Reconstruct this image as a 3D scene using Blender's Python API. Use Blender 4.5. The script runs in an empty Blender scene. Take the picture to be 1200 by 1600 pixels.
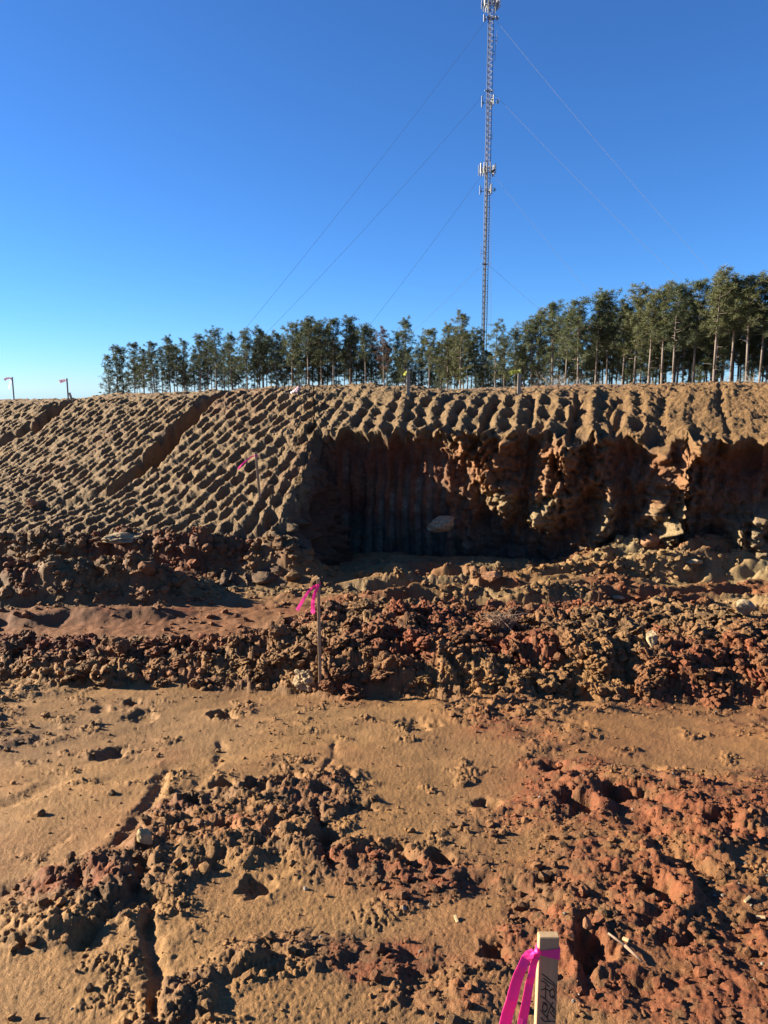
import bpy, math, random
import numpy as np
from mathutils import Vector, Matrix

random.seed(7)
RNG = np.random.default_rng(11)
scene = bpy.context.scene
COL = scene.collection
R = math.radians

# ------------------------------------------------------------------ camera, sky, sun, exposure
EYE = 1.65
PITCH = R(9.5)
FPX = 1150.0                       # focal length in pixels of the 1200 x 1600 photograph
cam_data = bpy.data.cameras.new('camera')
cam_data.sensor_fit = 'VERTICAL'
cam_data.sensor_height = 36.0
cam_data.lens = 36.0 * FPX / 1600.0
cam_data.clip_start = 0.05
cam_data.clip_end = 6000.0
cam = bpy.data.objects.new('camera', cam_data)
COL.objects.link(cam)
cam.location = (0, 0, EYE)
cam.rotation_euler = (math.pi / 2 - PITCH, 0, 0)
scene.camera = cam

SUN_EL = R(19.5)
SUN_AZ = R(-78.0)                  # from +Y towards +X
SUN_DIR = Vector((math.sin(SUN_AZ) * math.cos(SUN_EL), math.cos(SUN_AZ) * math.cos(SUN_EL), math.sin(SUN_EL)))
world = bpy.data.worlds.new('World')
scene.world = world
world.use_nodes = True
wn = world.node_tree.nodes
wn.clear()
sky = wn.new('ShaderNodeTexSky')
sky.sky_type = 'NISHITA'
sky.sun_disc = False
sky.sun_elevation = SUN_EL
sky.sun_rotation = SUN_AZ
sky.altitude = 200
sky.air_density = 0.85
sky.dust_density = 0.0
sky.ozone_density = 10.0
bg = wn.new('ShaderNodeBackground')
bg.inputs['Strength'].default_value = 0.05
wo = wn.new('ShaderNodeOutputWorld')
world.node_tree.links.new(sky.outputs[0], bg.inputs[0])
world.node_tree.links.new(bg.outputs[0], wo.inputs[0])

sun_data = bpy.data.lights.new('sun', 'SUN')
sun_data.energy = 5.0
sun_data.angle = R(0.53)
sun_data.color = (1.0, 0.91, 0.74)
sun = bpy.data.objects.new('sun', sun_data)
COL.objects.link(sun)
sun.rotation_euler = (-SUN_DIR).to_track_quat('-Z', 'Y').to_euler()
sun.location = (-30, 10, 20)

vs = scene.view_settings
vs.view_transform = 'Standard'
vs.look = 'None'
vs.exposure = 2.04
vs.gamma = 1.0
vs.use_curve_mapping = False

# ------------------------------------------------------------------ pixel -> direction
CP, SP = math.cos(PITCH), math.sin(PITCH)
def ray(u, v):
    dx, dy = (u - 600) / FPX, (800 - v) / FPX
    return Vector((dx, CP + dy * SP, -SP + dy * CP))
def at_y(u, v, y):
    d = ray(u, v)
    return Vector((0, 0, EYE)) + d * (y / d.y)

# ------------------------------------------------------------------ noise
_P = np.random.default_rng(3).permutation(256).astype(np.int32)
_PP = np.concatenate([_P, _P, _P[:2]])
_ang = np.random.default_rng(4).random(256) * 2 * np.pi
_GX, _GY = np.cos(_ang).astype(np.float32), np.sin(_ang).astype(np.float32)
_RND = np.random.default_rng(5).random((256, 4)).astype(np.float32)

def _h(ix, iy, s=0):
    return _PP[(_PP[(ix + s * 17) & 255] + iy) & 255]
def perlin(x, y, s=0):
    x = np.asarray(x, np.float32); y = np.asarray(y, np.float32)
    xf, yf = np.floor(x), np.floor(y)
    ix, iy = xf.astype(np.int32), yf.astype(np.int32)
    fx, fy = x - xf, y - yf
    u = fx * fx * fx * (fx * (fx * 6 - 15) + 10)
    v = fy * fy * fy * (fy * (fy * 6 - 15) + 10)
    def g(a, b):
        h = _h(ix + a, iy + b, s)
        return _GX[h] * (fx - a) + _GY[h] * (fy - b)
    a = g(0, 0); b = g(1, 0); c = g(0, 1); d = g(1, 1)
    return (a + u * (b - a) + v * (c - a + u * (a - b - c + d))) * 1.5
def fbm(x, y, o=4, s=0, gain=.5):
    t = np.zeros(np.broadcast(x, y).shape, np.float32); a = 1.0; n = 0
    for i in range(o):
        t += a * perlin(x * 2 ** i + 7.3 * i, y * 2 ** i - 3.1 * i, s + i); n += a; a *= gain
    return t / n
def bumps(x, y, sc, s=0, fill=.75):
    """half-sunk lumps: the highest of the round clods of the nine cells round each point, in units of sc"""
    x = np.asarray(x, np.float32) / sc; y = np.asarray(y, np.float32) / sc
    ix, iy = np.floor(x).astype(np.int32), np.floor(y).astype(np.int32)
    out = np.zeros(x.shape, np.float32)
    for a in (-1, 0, 1):
        for b in (-1, 0, 1):
            h = _h(ix + a, iy + b, s)
            q = _RND[h]
            dx = ix + a + q[:, 0] - x; dy = iy + b + q[:, 1] - y
            st = .75 + .6 * q[:, 3]
            rr = fill * (.35 + .65 * q[:, 2])
            out = np.maximum(out, np.sqrt(np.maximum(0, rr * rr - dx * dx * st - dy * dy / st)) * (.5 + .5 * q[:, 3]))
    return out
def sstep(a, b, x):
    t = np.clip((x - a) / (b - a), 0, 1)
    return t * t * (3 - 2 * t)
def smin(a, b, k):
    h = np.clip(.5 + .5 * (b - a) / k, 0, 1)
    return b + (a - b) * h - k * h * (1 - h)
def seg_dist(x, y, pts):
    """distance to a polyline and the position along it (0..1)"""
    best = np.full(x.shape, 1e9, np.float32); al = np.zeros(x.shape, np.float32); n = len(pts) - 1
    for i in range(n):
        (ax, ay), (bx, by) = pts[i], pts[i + 1]
        ex, ey = bx - ax, by - ay
        t = np.clip(((x - ax) * ex + (y - ay) * ey) / (ex * ex + ey * ey + 1e-9), 0, 1)
        d = np.hypot(x - ax - t * ex, y - ay - t * ey)
        m = d < best
        best = np.where(m, d, best); al = np.where(m, (i + t) / n, al)
    return best, al

# ------------------------------------------------------------------ the lie of the low ground
_ty = np.arange(-60, 60, .02)
_tz = np.interp(_ty, [-60, -8, 0, 1.6, 3, 4.2, 5.3, 7, 11, 14, 60], [2.5, .55, .08, 0, -.25, -.50, -.68, -.80, -.90, -1.0, -2.4])
_k = np.exp(-(np.arange(-40, 41) / 18.) ** 2); _k /= _k.sum()
_tz = np.convolve(np.pad(_tz, 40, mode='edge'), _k, 'valid')
def base_z(y):
    return np.interp(y, _ty, _tz)
def px_ground(u, v):
    d = ray(u, v); t = 3.0
    for _ in range(40):
        y = d.y * t
        t += (EYE + d.z * t - float(base_z(y))) / max(.05, -d.z) * .6
    return (d.x * t, d.y * t)
def pxs(l):
    return [px_ground(*p) for p in l]

SMOOTH = [(150, 1245, .55, .42, -.5), (60, 1330, .5, .28, -.5), (630, 1175, .50, .42, 0), (1085, 1160, .55, .30, 0), (250, 1090, .55, .40, 0), (330, 1430, .25, .18, 0),
          (180, 1500, .32, .16, -.5), (1010, 1490, .17, .14, 0), (1185, 1340, .18, .2, 0), (735, 1440, .14, .12, 0), (300, 1180, .3, .25, 0), (560, 1290, .16, .12, 0), (960, 1130, .4, .2, 0),
          (110, 1590, .25, .10, -.4), (400, 1560, .2, .1, 0), (1110, 1250, .2, .2, 0), (740, 1240, .2, .12, 0)]
SMOOTH = [(*px_ground(u, v), a, b, r) for u, v, a, b, r in SMOOTH]
CHURN = [(480, 1270, .35, .28), (690, 1370, .30, .20), (950, 1290, .55, .30), (860, 1450, .30, .16), (590, 1500, .22, .10), (1090, 1450, .35, .2), (430, 1480, .18, .10), (1050, 1560, .25, .1), (330, 1260, .22, .2), (90, 1390, .22, .10), (690, 1560, .2, .08), (300, 1560, .12, .08), (1150, 1230, .3, .2), (1170, 1300, .25, .25)]
CHURN = [(*px_ground(u, v), a, b) for u, v, a, b in CHURN]
REDS = [(1010, 1270, .55, .40), (870, 1220, .35, .25), (650, 1380, .30, .18), (560, 1350, .18, .14), (540, 1090, .50, .16), (90, 1390, .25, .12), (700, 1480, .2, .1),
        (1050, 1400, .35, .2), (1180, 1560, .25, .12), (760, 1140, .3, .3), (330, 1390, .14, .09), (900, 1350, .3, .2), (960, 1500, .15, .1), (1150, 1500, .25, .15), (560, 1500, .1, .08), (260, 1190, .14, .2)]
REDS = [(*px_ground(u, v), a, b) for u, v, a, b in REDS]
GULLY = [([(268, 1190), (250, 1240), (212, 1305), (180, 1335)], .035, .05), ([(232, 1345), (224, 1385), (200, 1440)], .04, .07), ([(244, 1400), (240, 1470), (244, 1530), (262, 1600)], .025, .06),
         ([(180, 1430), (150, 1460), (130, 1490)], .03, .06), ([(500, 1255), (508, 1310), (530, 1370)], .02, .045), ([(1075, 1330), (1105, 1390), (1140, 1450), (1195, 1560)], .045, .06),
         ([(915, 1430), (930, 1500), (925, 1560)], .03, .04), ([(520, 1150), (520, 1185), (505, 1215)], .02, .025), ([(345, 1150), (340, 1190), (300, 1240)], .03, .03), ([(1000, 1290), (1040, 1330), (1060, 1360)], .05, .05),
         ([(100, 1215), (50, 1245), (0, 1260)], .06, .03), ([(130, 1300), (60, 1340), (0, 1350)], .03, .012), ([(760, 1090), (860, 1125), (940, 1140)], .04, .03)]
GULLY = [(pxs(p), w, d * .5) for p, w, d in GULLY]
HOLES = [(347, 1114, .075, .10), (205, 1096, .05, .06), (176, 1174, .09, .05), (302, 1262, .04, .06), (222, 1116, .10, .035), (872, 1197, .09, .05), (650, 1130, .1, .035), (1022, 1200, .05, .04), (158, 1106, .07, .03),
         (905, 1255, .09, .07), (640, 1340, .05, .06), (350, 1232, .06, .06), (395, 1245, .05, .06), (760, 1255, .06, .05), (965, 1240, .08, .06), (355, 1305, .05, .04), (545, 1215, .05, .04), (1030, 1400, .07, .06), (690, 1340, .05, .05),
         (920, 1490, .06, .05), (870, 1500, .05, .03), (1120, 1290, .07, .05), (400, 1390, .05, .04), (450, 1225, .07, .06), (770, 1480, .04, .04)]
HOLES = [(*px_ground(u, v), r, d) for u, v, r, d in HOLES]

def blobs(x, y, lst):
    m = np.zeros(x.shape, np.float32)
    for e in lst:
        a = e[4] if len(e) > 4 else 0
        dx, dy = x - e[0], y - e[1]
        c, s = math.cos(a), math.sin(a)
        q = ((dx * c - dy * s) / e[2]) ** 2 + ((dx * s + dy * c) / e[3]) ** 2
        m = np.maximum(m, np.exp(-q * .8))
    return m

def low_ground(x, y, want=False):
    x = np.asarray(x, np.float32).ravel(); y = np.asarray(y, np.float32).ravel()
    z = base_z(y).astype(np.float32)
    fade = 1 - sstep(16, 30, np.hypot(x, y))
    n1 = fbm(x * .55, y * .55, 4, 1); n2 = fbm(x * 1.7, y * 1.7, 4, 2); n3 = fbm(x * 6, y * 6, 3, 3)
    wx = x + .10 * n2; wy = y + .10 * fbm(x * 1.7 + 9, y * 1.7, 3, 6)
    # flow direction of the runoff: down to the lower left
    ca, sa = math.cos(.62), math.sin(.62)
    fx_, fy_ = x * ca + y * sa, -x * sa + y * ca
    fl = fbm(fx_ * .8, fy_ * 3.2, 4, 8)
    leftw = 1 - sstep(-.6, .5, x)
    # clod berm
    yf = np.interp(x, [-5, -3, -.5, 1.5, 3.6], [5.95, 5.75, 5.45, 5.30, 5.0]) + .22 * fbm(x * .9, x * 0 + 3.3, 3, 5)
    t = wy - yf
    lw_ = 1 - sstep(-1.6, -.5, x)
    berm = sstep(-.08, .55, t) * (1 - sstep(1.3 - .65 * lw_, 2.2 - 1.05 * lw_, t))
    bh = .24 + .10 * fbm(x * .8, y * .5, 2, 21) + .06 * np.exp(-((x + .2) / .9) ** 2)
    bh = bh * (1 - .58 * lw_)
    z = z + berm * bh
    near = 1 - sstep(-.15, .15, t)
    # rutted ground between berm and bank
    mid = sstep(1.2, 2.0, t) * fade
    rutw = sstep(-1.2, .3, x) * mid
    rut = fbm(wx * .35 + .25 * n2, wy * 1.55, 3, 30)
    z = z + rutw * (.24 * (1 - np.abs(rut) * 2.6) - .06 + .08 * fbm(wx * .8, wy * 2.6, 3, 33)) * (1 - .5 * sstep(9.8, 10.6, y))
    # windrows at the left
    l2 = 1 - sstep(-3.0, -1.9, x + .3 * n1)
    yc = np.interp(x, [-7, -3.5, -1.5], [8.5, 8.7, 9.1]) + .2 * fbm(x * .7, x * 0 + 1.7, 3, 40)
    d = wy - yc
    ridge2 = l2 * np.where(d < 0, np.exp(-(d / .38) ** 2), np.exp(-(d / .40) ** 2)) * (.36 + .16 * n2)
    yc3 = np.interp(x, [-7, -3.5, -1.0], [10.1, 9.9, 9.6]) + .2 * fbm(x * .8, x * 0 + 6.7, 3, 41)
    d3 = wy - yc3
    ridge3 = (1 - sstep(-1.3, -.5, x)) * np.where(d3 < 0, np.exp(-(d3 / .34) ** 2), np.exp(-(d3 / .4) ** 2)) * (.46 + .25 * n2)
    ridge4 = l2 * np.exp(-((wy - yc + .95) / .16) ** 2) * .12
    z = z + ridge2 + ridge3 + ridge4
    trough = (1 - sstep(-1.5, -.4, x)) * sstep(.75, 1.1, t) * (1 - sstep(-.95, -.45, d))
    z = z - trough * (.02 + .03 * n2 + .02 * n3)
    # spoil at the foot of the wall, hollow of the pit
    spoil = sstep(2.2, 3.5, x + .3 * n1) * sstep(9.4, 10.5, y + .25 * (x - 2) + .3 * n2)
    z = z + spoil * (.31 + .10 * n2)
    pit = sstep(-1.4, -.7, x) * (1 - sstep(2.2, 3.2, x)) * sstep(9.6, 10.4, y)
    z = z - pit * .10
    # roughness
    sm = blobs(x, y, SMOOTH); ch = blobs(x, y, CHURN)
    rn = sstep(-.30, .22, n1 * .75 + n2 * .60 + fl * .6 * leftw + .22 * sstep(.2, 1.2, x) - .08 - .10 * leftw - .85 * sm + .55 * ch)
    rough = near * rn + sstep(-.12, .02, t) * (1 - sstep(1.3 - .6 * lw_, 2.2 - 1.0 * lw_, t)) + mid * (1 - .75 * trough) * (.30 + .50 * sstep(-.14, .18, fbm(x * .6, y * 2.2, 3, 34)))
    rough = np.maximum(rough, np.clip((ridge2 + ridge3) * 3.5, 0, 1))
    rough = np.clip(rough, 0, 1) * (1 - .6 * trough) * (1 - .5 * pit) * fade
    scale = (.20 + .30 * sstep(-.1, .45, n1 + .4 * n2)) * near + (1.2 - .5 * sstep(7.3, 9.0, y)) * (1 - near)
    b3 = bumps(x, y, .052, 52); b4 = bumps(x, y, .026, 53); b5 = bumps(x, y, .0125, 55)
    lumps_ = .085 * bumps(wx, wy, .21, 50) + .060 * bumps(wx, wy, .105, 51) + .050 * b3 + .036 * b4 + .020 * b5 + .045 * n2 + .030 * n3
    z = z + rough * scale * lumps_ + np.clip((ridge2 + ridge3) * 3, 0, 1) * (.14 * bumps(wx, wy, .26, 59) + .06 * fbm(x * 2.6, y * 2.6, 3, 66))
    crm = sstep(-.10, .16, fbm(x * 3.3 + 2, y * 3.3, 3, 64) + .30 * fbm(x * .8, y * .8 + 5, 2, 65) + .18 * rn - .20 - .16 * sm) * near * (1 - rough)
    z = z + crm * (.010 * b3 + .016 * b4 + .013 * b5 + .010 * n3)
    hollow = np.maximum(0, fbm(x * 3.1 + 4, y * 3.1, 3, 57) - .12)
    z = z - near * rough * .11 * hollow
    z = z + near * (.055 * n1 + (1 - rough) * (.016 * n2 + .0050 * n3 + .0035 * b4 + .004 * b5 + .014 * leftw * fl) + rough * .03 * leftw * fl)
    nh = fbm(x * 15, y * 15, 2, 58)
    # trodden clefts and gullies on the near ground
    for pts, w, dep in GULLY:
        q, al = seg_dist(x + .05 * n2 + .02 * n3, y + .05 * n1 + .025 * n3, pts)
        q = np.abs(q * (1 + .9 * n3 + .5 * n2 + .7 * nh)); dep = dep * (1 + .8 * n3 + .8 * n2)
        z = z - dep * np.exp(-(q / w) ** 2) * sstep(0, .15, al) * (1 - .7 * sstep(.8, 1, al)) + dep * .10 * np.exp(-((q - 1.9 * w) / w) ** 2)
    for hx, hy, r_, dep in HOLES:
        q = np.hypot(x - hx + .05 * n3, (y - hy + .05 * n2) * .8) / r_ * (1 + .5 * n3 + .5 * nh)
        z = z - dep * np.exp(-q ** 4) + dep * .10 * np.exp(-((q - 1.35) / .4) ** 2)
    if not want:
        return z
    red = blobs(x, y, REDS)
    cw = x + .03 * n3; cv = y + .03 * n2
    cell = _RND[_h(np.floor(cw / .055).astype(np.int32), np.floor(cv / .055).astype(np.int32), 9), 1] * .6 + _RND[_h(np.floor(cw / .024).astype(np.int32), np.floor(cv / .024).astype(np.int32), 11), 2] * .4
    red = np.clip(red * (.75 + .9 * n2 + .5 * n3) + .65 * sstep(.05, .42, fbm(x * .9 + 31, y * .9, 4, 60) + .12 * rough + .10 * sstep(.3, 1.5, x)) , 0, 1)
    red = np.where(near > .5, red * (.45 + .55 * rough) * (.75 + .6 * n3), red)
    red = np.clip(red + near * .30 * sstep(-.4, 1.2, x + .6 * n1), 0, 1)
    red = np.clip(red + berm * .55 * sstep(-.3, .3, fbm(x * 1.2, y * 1.2, 3, 61) - .12 * x) + trough * .55, 0, 1)
    red = np.clip(red * (1 - .75 * rough + 1.5 * rough * cell) + .22 * ch * near * cell, 0, 1) * (1 - .12 * near)
    olive = np.clip(spoil * .9 + mid * .45 * sstep(0, .35, fbm(x * .6, y * 1.3, 3, 62) + .05 * x) + pit * .9, 0, 1)
    brown = np.clip(berm * .6 + rough * near * .80 * sstep(-.3, .2, fbm(x * 2.3, y * 2.3, 3, 63)) + ridge2 + ridge3 * 1.5 + .3 * mid, 0, 1)
    rough = np.maximum(rough, .7 * crm)
    return z, dict(rough=rough, n1=n1, wind=ridge2 + ridge3, red=red, olive=olive, brown=brown, near=near, n2=n2, n3=n3, fl=fl * leftw, cell=(cell - .5) * rough)

TAN = np.array([.365, .190, .066]); RED = np.array([.230, .068, .026]); OLIVE = np.array([.31, .225, .110]); BROWN = np.array([.215, .115, .048])
GREY = np.array([.150, .122, .085]); ORANGE = np.array([.39, .185, .062])
WET = .585                           # the clay is damp: all soil tones are scaled by this
def mix(c, d, w):
    return c + (d - c) * w[:, None]
def ground_colour(m):
    n = len(m['red'])
    c = np.tile(TAN, (n, 1))
    c = mix(c, ORANGE, sstep(0, .5, m['n2']) * .6)
    c = mix(c, np.array([.27, .150, .062]), sstep(-.25, .35, -m['n1'] + .4 * m['fl']) * .55)
    c = mix(c, BROWN, m['brown'])
    c = mix(c, OLIVE, m['olive'])
    c = mix(c, RED, m['red'])
    c *= (1 + .22 * m['n3'] + .10 * m['n2'] + .55 * m['cell'])[:, None]
    return np.clip(c, .02, .8)

# ------------------------------------------------------------------ mesh and object helpers
def grid_mesh(name, P, C, wrap=False):
    """P: rows x cols x 3"""
    nr, nc = P.shape[:2]
    me = bpy.data.meshes.new(name)
    me.vertices.add(nr * nc)
    me.vertices.foreach_set('co', P.reshape(-1).astype(np.float32))
    i = np.arange(nr * nc, dtype=np.int32).reshape(nr, nc)
    if wrap:
        j = np.roll(i, -1, 1)
        q = np.stack([i[:-1], j[:-1], j[1:], i[1:]], -1).reshape(-1, 4)
    else:
        q = np.stack([i[:-1, :-1], i[:-1, 1:], i[1:, 1:], i[1:, :-1]], -1).reshape(-1, 4)
    set_faces(me, q)
    set_col(me, C)
    return me
def set_faces(me, q, smooth=True):
    n, k = q.shape
    me.loops.add(n * k); me.polygons.add(n)
    me.loops.foreach_set('vertex_index', q.reshape(-1).astype(np.int32))
    me.polygons.foreach_set('loop_start', np.arange(0, n * k, k, dtype=np.int32))
    me.polygons.foreach_set('use_smooth', np.full(n, smooth))
    me.update(calc_edges=True)
def set_col(me, C):
    a = me.color_attributes.new('soil', 'FLOAT_COLOR', 'POINT')
    C4 = np.ones((len(C), 4), np.float32); C4[:, :3] = np.asarray(C) * WET
    a.data.foreach_set('color', C4.reshape(-1))
def link(name, me, mat=None, parent=None, loc=None):
    o = bpy.data.objects.new(name, me)
    COL.objects.link(o)
    if mat and me is not None and not me.materials:
        me.materials.append(mat)
    if parent:
        o.parent = parent
    if loc is not None:
        o.location = loc
    return o
def tag(o, label=None, cat=None, group=None, kind=None):
    if label: o['label'] = label
    if cat: o['category'] = cat
    if group: o['group'] = group
    if kind: o['kind'] = kind
    return o
def empty(name, loc):
    o = bpy.data.objects.new(name, None); COL.objects.link(o); o.location = loc
    o.empty_display_size = .2
    return o

class MB:
    def __init__(self): self.v = []; self.f = []
    def add(self, vs_, fs):
        b = len(self.v); self.v += [tuple(p) for p in vs_]; self.f += [tuple(b + i for i in f) for f in fs]
    def tube(self, a, b, r0, r1=None, n=6, cap=True):
        a, b = Vector(a), Vector(b); r1 = r0 if r1 is None else r1
        d = (b - a).normalized(); s = d.orthogonal().normalized(); t = d.cross(s)
        vs_ = []
        for c, r_ in ((a, r0), (b, r1)):
            for k in range(n):
                an = 2 * math.pi * k / n
                vs_.append(c + s * math.cos(an) * r_ + t * math.sin(an) * r_)
        fs = [(k, (k + 1) % n, n + (k + 1) % n, n + k) for k in range(n)]
        if cap: fs += [tuple(range(n))[::-1], tuple(range(n, 2 * n))]
        self.add(vs_, fs)
    def path(self, pts, rad, n=6):
        for i in range(len(pts) - 1):
            self.tube(pts[i], pts[i + 1], rad[i], rad[i + 1], n)
    def box(self, c, h, M=None, bev=0.0):
        x, y, z = h
        if bev:
            vs_ = []; b = bev
            for sx in (-1, 1):
                for sy in (-1, 1):
                    for sz in (-1, 1):
                        vs_ += [(sx * (x - b), sy * (y - b), sz * z), (sx * x, sy * (y - b), sz * (z - b)), (sx * (x - b), sy * y, sz * (z - b))]
            import bmesh
            bm = bmesh.new()
            for p in vs_: bm.verts.new(p)
            bmesh.ops.convex_hull(bm, input=bm.verts)
            bm.verts.index_update()
            vv = [v.co.copy() for v in bm.verts]; ff = [[v.index for v in f.verts] for f in bm.faces]
            bm.free()
        else:
            vv = [Vector((sx * x, sy * y, sz * z)) for sx in (-1, 1) for sy in (-1, 1) for sz in (-1, 1)]
            ff = [(0, 1, 3, 2), (4, 6, 7, 5), (0, 4, 5, 1), (2, 3, 7, 6), (0, 2, 6, 4), (1, 5, 7, 3)]
        if M is not None: vv = [M @ v for v in vv]
        self.add([Vector(c) + v for v in vv], ff)
    def mesh(self, name, smooth=False):
        me = bpy.data.meshes.new(name)
        me.from_pydata(self.v, [], self.f)
        if smooth: me.polygons.foreach_set('use_smooth', [True] * len(me.polygons))
        me.update()
        return me
    def obj(self, name, mat, parent=None, smooth=False):
        return link(name, self.mesh(name, smooth), mat, parent)

# ------------------------------------------------------------------ materials
def nodes_of(name):
    m = bpy.data.materials.new(name); m.use_nodes = True
    nt = m.node_tree
    return m, nt, nt.nodes['Principled BSDF'], nt.links
def soil_material(name, bump=.012, scale=1.0, spec=.25, rough=.85, colour=None, rnd=False):
    m, nt, p, L = nodes_of(name)
    N = nt.nodes
    geo = N.new('ShaderNodeNewGeometry')
    if colour is None:
        at = N.new('ShaderNodeAttribute'); at.attribute_name = 'soil'; base = at.outputs['Color']
    else:
        oc = N.new('ShaderNodeObjectInfo'); base = oc.outputs['Color']
    n1 = N.new('ShaderNodeTexNoise'); n1.inputs['Scale'].default_value = 60 * scale; n1.inputs['Detail'].default_value = 8; n1.inputs['Roughness'].default_value = .7
    n2 = N.new('ShaderNodeTexNoise'); n2.inputs['Scale'].default_value = 300 * scale; n2.inputs['Detail'].default_value = 5; n2.inputs['Roughness'].default_value = .75
    vo = N.new('ShaderNodeTexVoronoi'); vo.inputs['Scale'].default_value = 130 * scale
    for n in (n1, n2, vo): L.new(geo.outputs['Position'], n.inputs['Vector'])
    r1 = N.new('ShaderNodeMapRange'); r1.inputs[1].default_value = .3; r1.inputs[2].default_value = .7; r1.inputs[3].default_value = .66; r1.inputs[4].default_value = 1.28
    L.new(n1.outputs['Fac'], r1.inputs[0])
    r2 = N.new('ShaderNodeMapRange'); r2.inputs[1].default_value = .3; r2.inputs[2].default_value = .72; r2.inputs[3].default_value = .70; r2.inputs[4].default_value = 1.35
    L.new(n2.outputs['Fac'], r2.inputs[0])
    mu = N.new('ShaderNodeMath'); mu.operation = 'MULTIPLY'
    L.new(r1.outputs[0], mu.inputs[0]); L.new(r2.outputs[0], mu.inputs[1])
    val = mu.outputs[0]
    if rnd:
        oi = N.new('ShaderNodeObjectInfo')
        rr = N.new('ShaderNodeMapRange'); rr.inputs[3].default_value = .65; rr.inputs[4].default_value = 1.35
        L.new(oi.outputs['Random'], rr.inputs[0])
        m3 = N.new('ShaderNodeMath'); m3.operation = 'MULTIPLY'; L.new(val, m3.inputs[0]); L.new(rr.outputs[0], m3.inputs[1]); val = m3.outputs[0]
    mx = N.new('ShaderNodeVectorMath'); mx.operation = 'SCALE'
    L.new(base, mx.inputs[0]); L.new(val, mx.inputs['Scale'])
    L.new(mx.outputs[0], p.inputs['Base Color'])
    p.inputs['Roughness'].default_value = rough
    p.inputs['Specular IOR Level'].default_value = spec
    ad = N.new('ShaderNodeMath'); ad.operation = 'MULTIPLY_ADD'; ad.inputs[1].default_value = .45
    L.new(n2.outputs['Fac'], ad.inputs[0]); L.new(n1.outputs['Fac'], ad.inputs[2])
    a2 = N.new('ShaderNodeMath'); a2.operation = 'MULTIPLY_ADD'; a2.inputs[1].default_value = -.25
    L.new(vo.outputs['Distance'], a2.inputs[0]); L.new(ad.outputs[0], a2.inputs[2])
    bp = N.new('ShaderNodeBump'); bp.inputs['Strength'].default_value = 1.0; bp.inputs['Distance'].default_value = bump
    L.new(a2.outputs[0], bp.inputs['Height']); L.new(bp.outputs[0], p.inputs['Normal'])
    return m
def plain(name, col, rough=.7, spec=.3, metal=0, var=.25, scale=8., trans=0, stretch=(1, 1, 1)):
    m, nt, p, L = nodes_of(name)
    N = nt.nodes
    tc = N.new('ShaderNodeTexCoord'); mp = N.new('ShaderNodeMapping'); mp.inputs['Scale'].default_value = stretch
    L.new(tc.outputs['Object'], mp.inputs[0])
    n = N.new('ShaderNodeTexNoise'); n.inputs['Scale'].default_value = scale; n.inputs['Detail'].default_value = 5
    L.new(mp.outputs[0], n.inputs['Vector'])
    oi = N.new('ShaderNodeObjectInfo')
    r_ = N.new('ShaderNodeMapRange'); r_.inputs[1].default_value = .25; r_.inputs[2].default_value = .75; r_.inputs[3].default_value = 1 - var; r_.inputs[4].default_value = 1 + var
    L.new(n.outputs['Fac'], r_.inputs[0])
    mx = N.new('ShaderNodeVectorMath'); mx.operation = 'SCALE'; mx.inputs[0].default_value = col
    L.new(r_.outputs[0], mx.inputs['Scale'])
    L.new(mx.outputs[0], p.inputs['Base Color'])
    p.inputs['Roughness'].default_value = rough; p.inputs['Specular IOR Level'].default_value = spec; p.inputs['Metallic'].default_value = metal
    if trans:
        tr = N.new('ShaderNodeBsdfTranslucent'); L.new(mx.outputs[0], tr.inputs[0])
        ms = N.new('ShaderNodeMixShader'); ms.inputs[0].default_value = trans
        L.new(p.outputs[0], ms.inputs[1]); L.new(tr.outputs[0], ms.inputs[2])
        L.new(ms.outputs[0], N['Material Output'].inputs['Surface'])
    return m

M_GROUND = soil_material('soil_mud', .006, 1.15, spec=.2, rough=.75)
M_BANK = soil_material('soil_bank', .045, .42)
M_CLOD = soil_material('soil_clods', .008, 1.1)
M_CLODOBJ = soil_material('soil_clod_single', .010, 1.1, colour='object')
M_STONE = plain('stone_pale', (.28, .20, .11), .85, .25, var=.35, scale=22)
M_STONE_L = plain('lump_tan', (.26, .18, .10), .9, .2, var=.45, scale=25)
M_STONE_Y = plain('stone_yellow', (.30, .215, .105), .85, .2, var=.35, scale=30)
M_STONE_G = plain('stone_grey', (.17, .155, .13), .85, .25, var=.35, scale=14)
M_STONE_O = plain('stone_orange', (.22, .105, .052), .85, .25, var=.35, scale=14)
M_WOOD = plain('stake_pine', (.33, .22, .12), .75, .2, var=.22, scale=9, stretch=(9, 9, .7))
M_WOODW = plain('stake_weathered', (.24, .21, .16), .8, .2, var=.2, scale=9, stretch=(9, 9, .7))
M_STICK = plain('dead_wood', (.20, .13, .085), .85, .2, var=.35, scale=30)
M_CHIP = plain('wood_chip', (.36, .25, .13), .8, .2, var=.25, scale=40)
M_PINK = plain('ribbon_pink', (.92, .06, .36), .45, .4, var=.08, scale=12, trans=.4)
M_PALEPINK = plain('ribbon_faded_pink', (.80, .62, .66), .5, .4, var=.08, scale=12, trans=.4)
M_LIME = plain('ribbon_lime', (.50, .52, .10), .5, .4, var=.08, scale=12, trans=.35)
M_INK = plain('marker_ink', (.018, .014, .012), .6, .3, var=.2)
M_BARK = plain('pine_bark', (.150, .118, .096), .9, .15, var=.4, scale=3, stretch=(3, 3, .6))
M_NEEDLE = [plain('needles_dark', (.060, .074, .030), .6, .3, var=.35, scale=.5, trans=.25), plain('needles_mid', (.082, .096, .038), .6, .3, var=.35, scale=.5, trans=.25), plain('needles_olive', (.108, .112, .042), .6, .3, var=.35, scale=.5, trans=.25)]
M_RUST = plain('needles_rust', (.10, .058, .042), .7, .2, var=.35, scale=.5, trans=.2)
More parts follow.
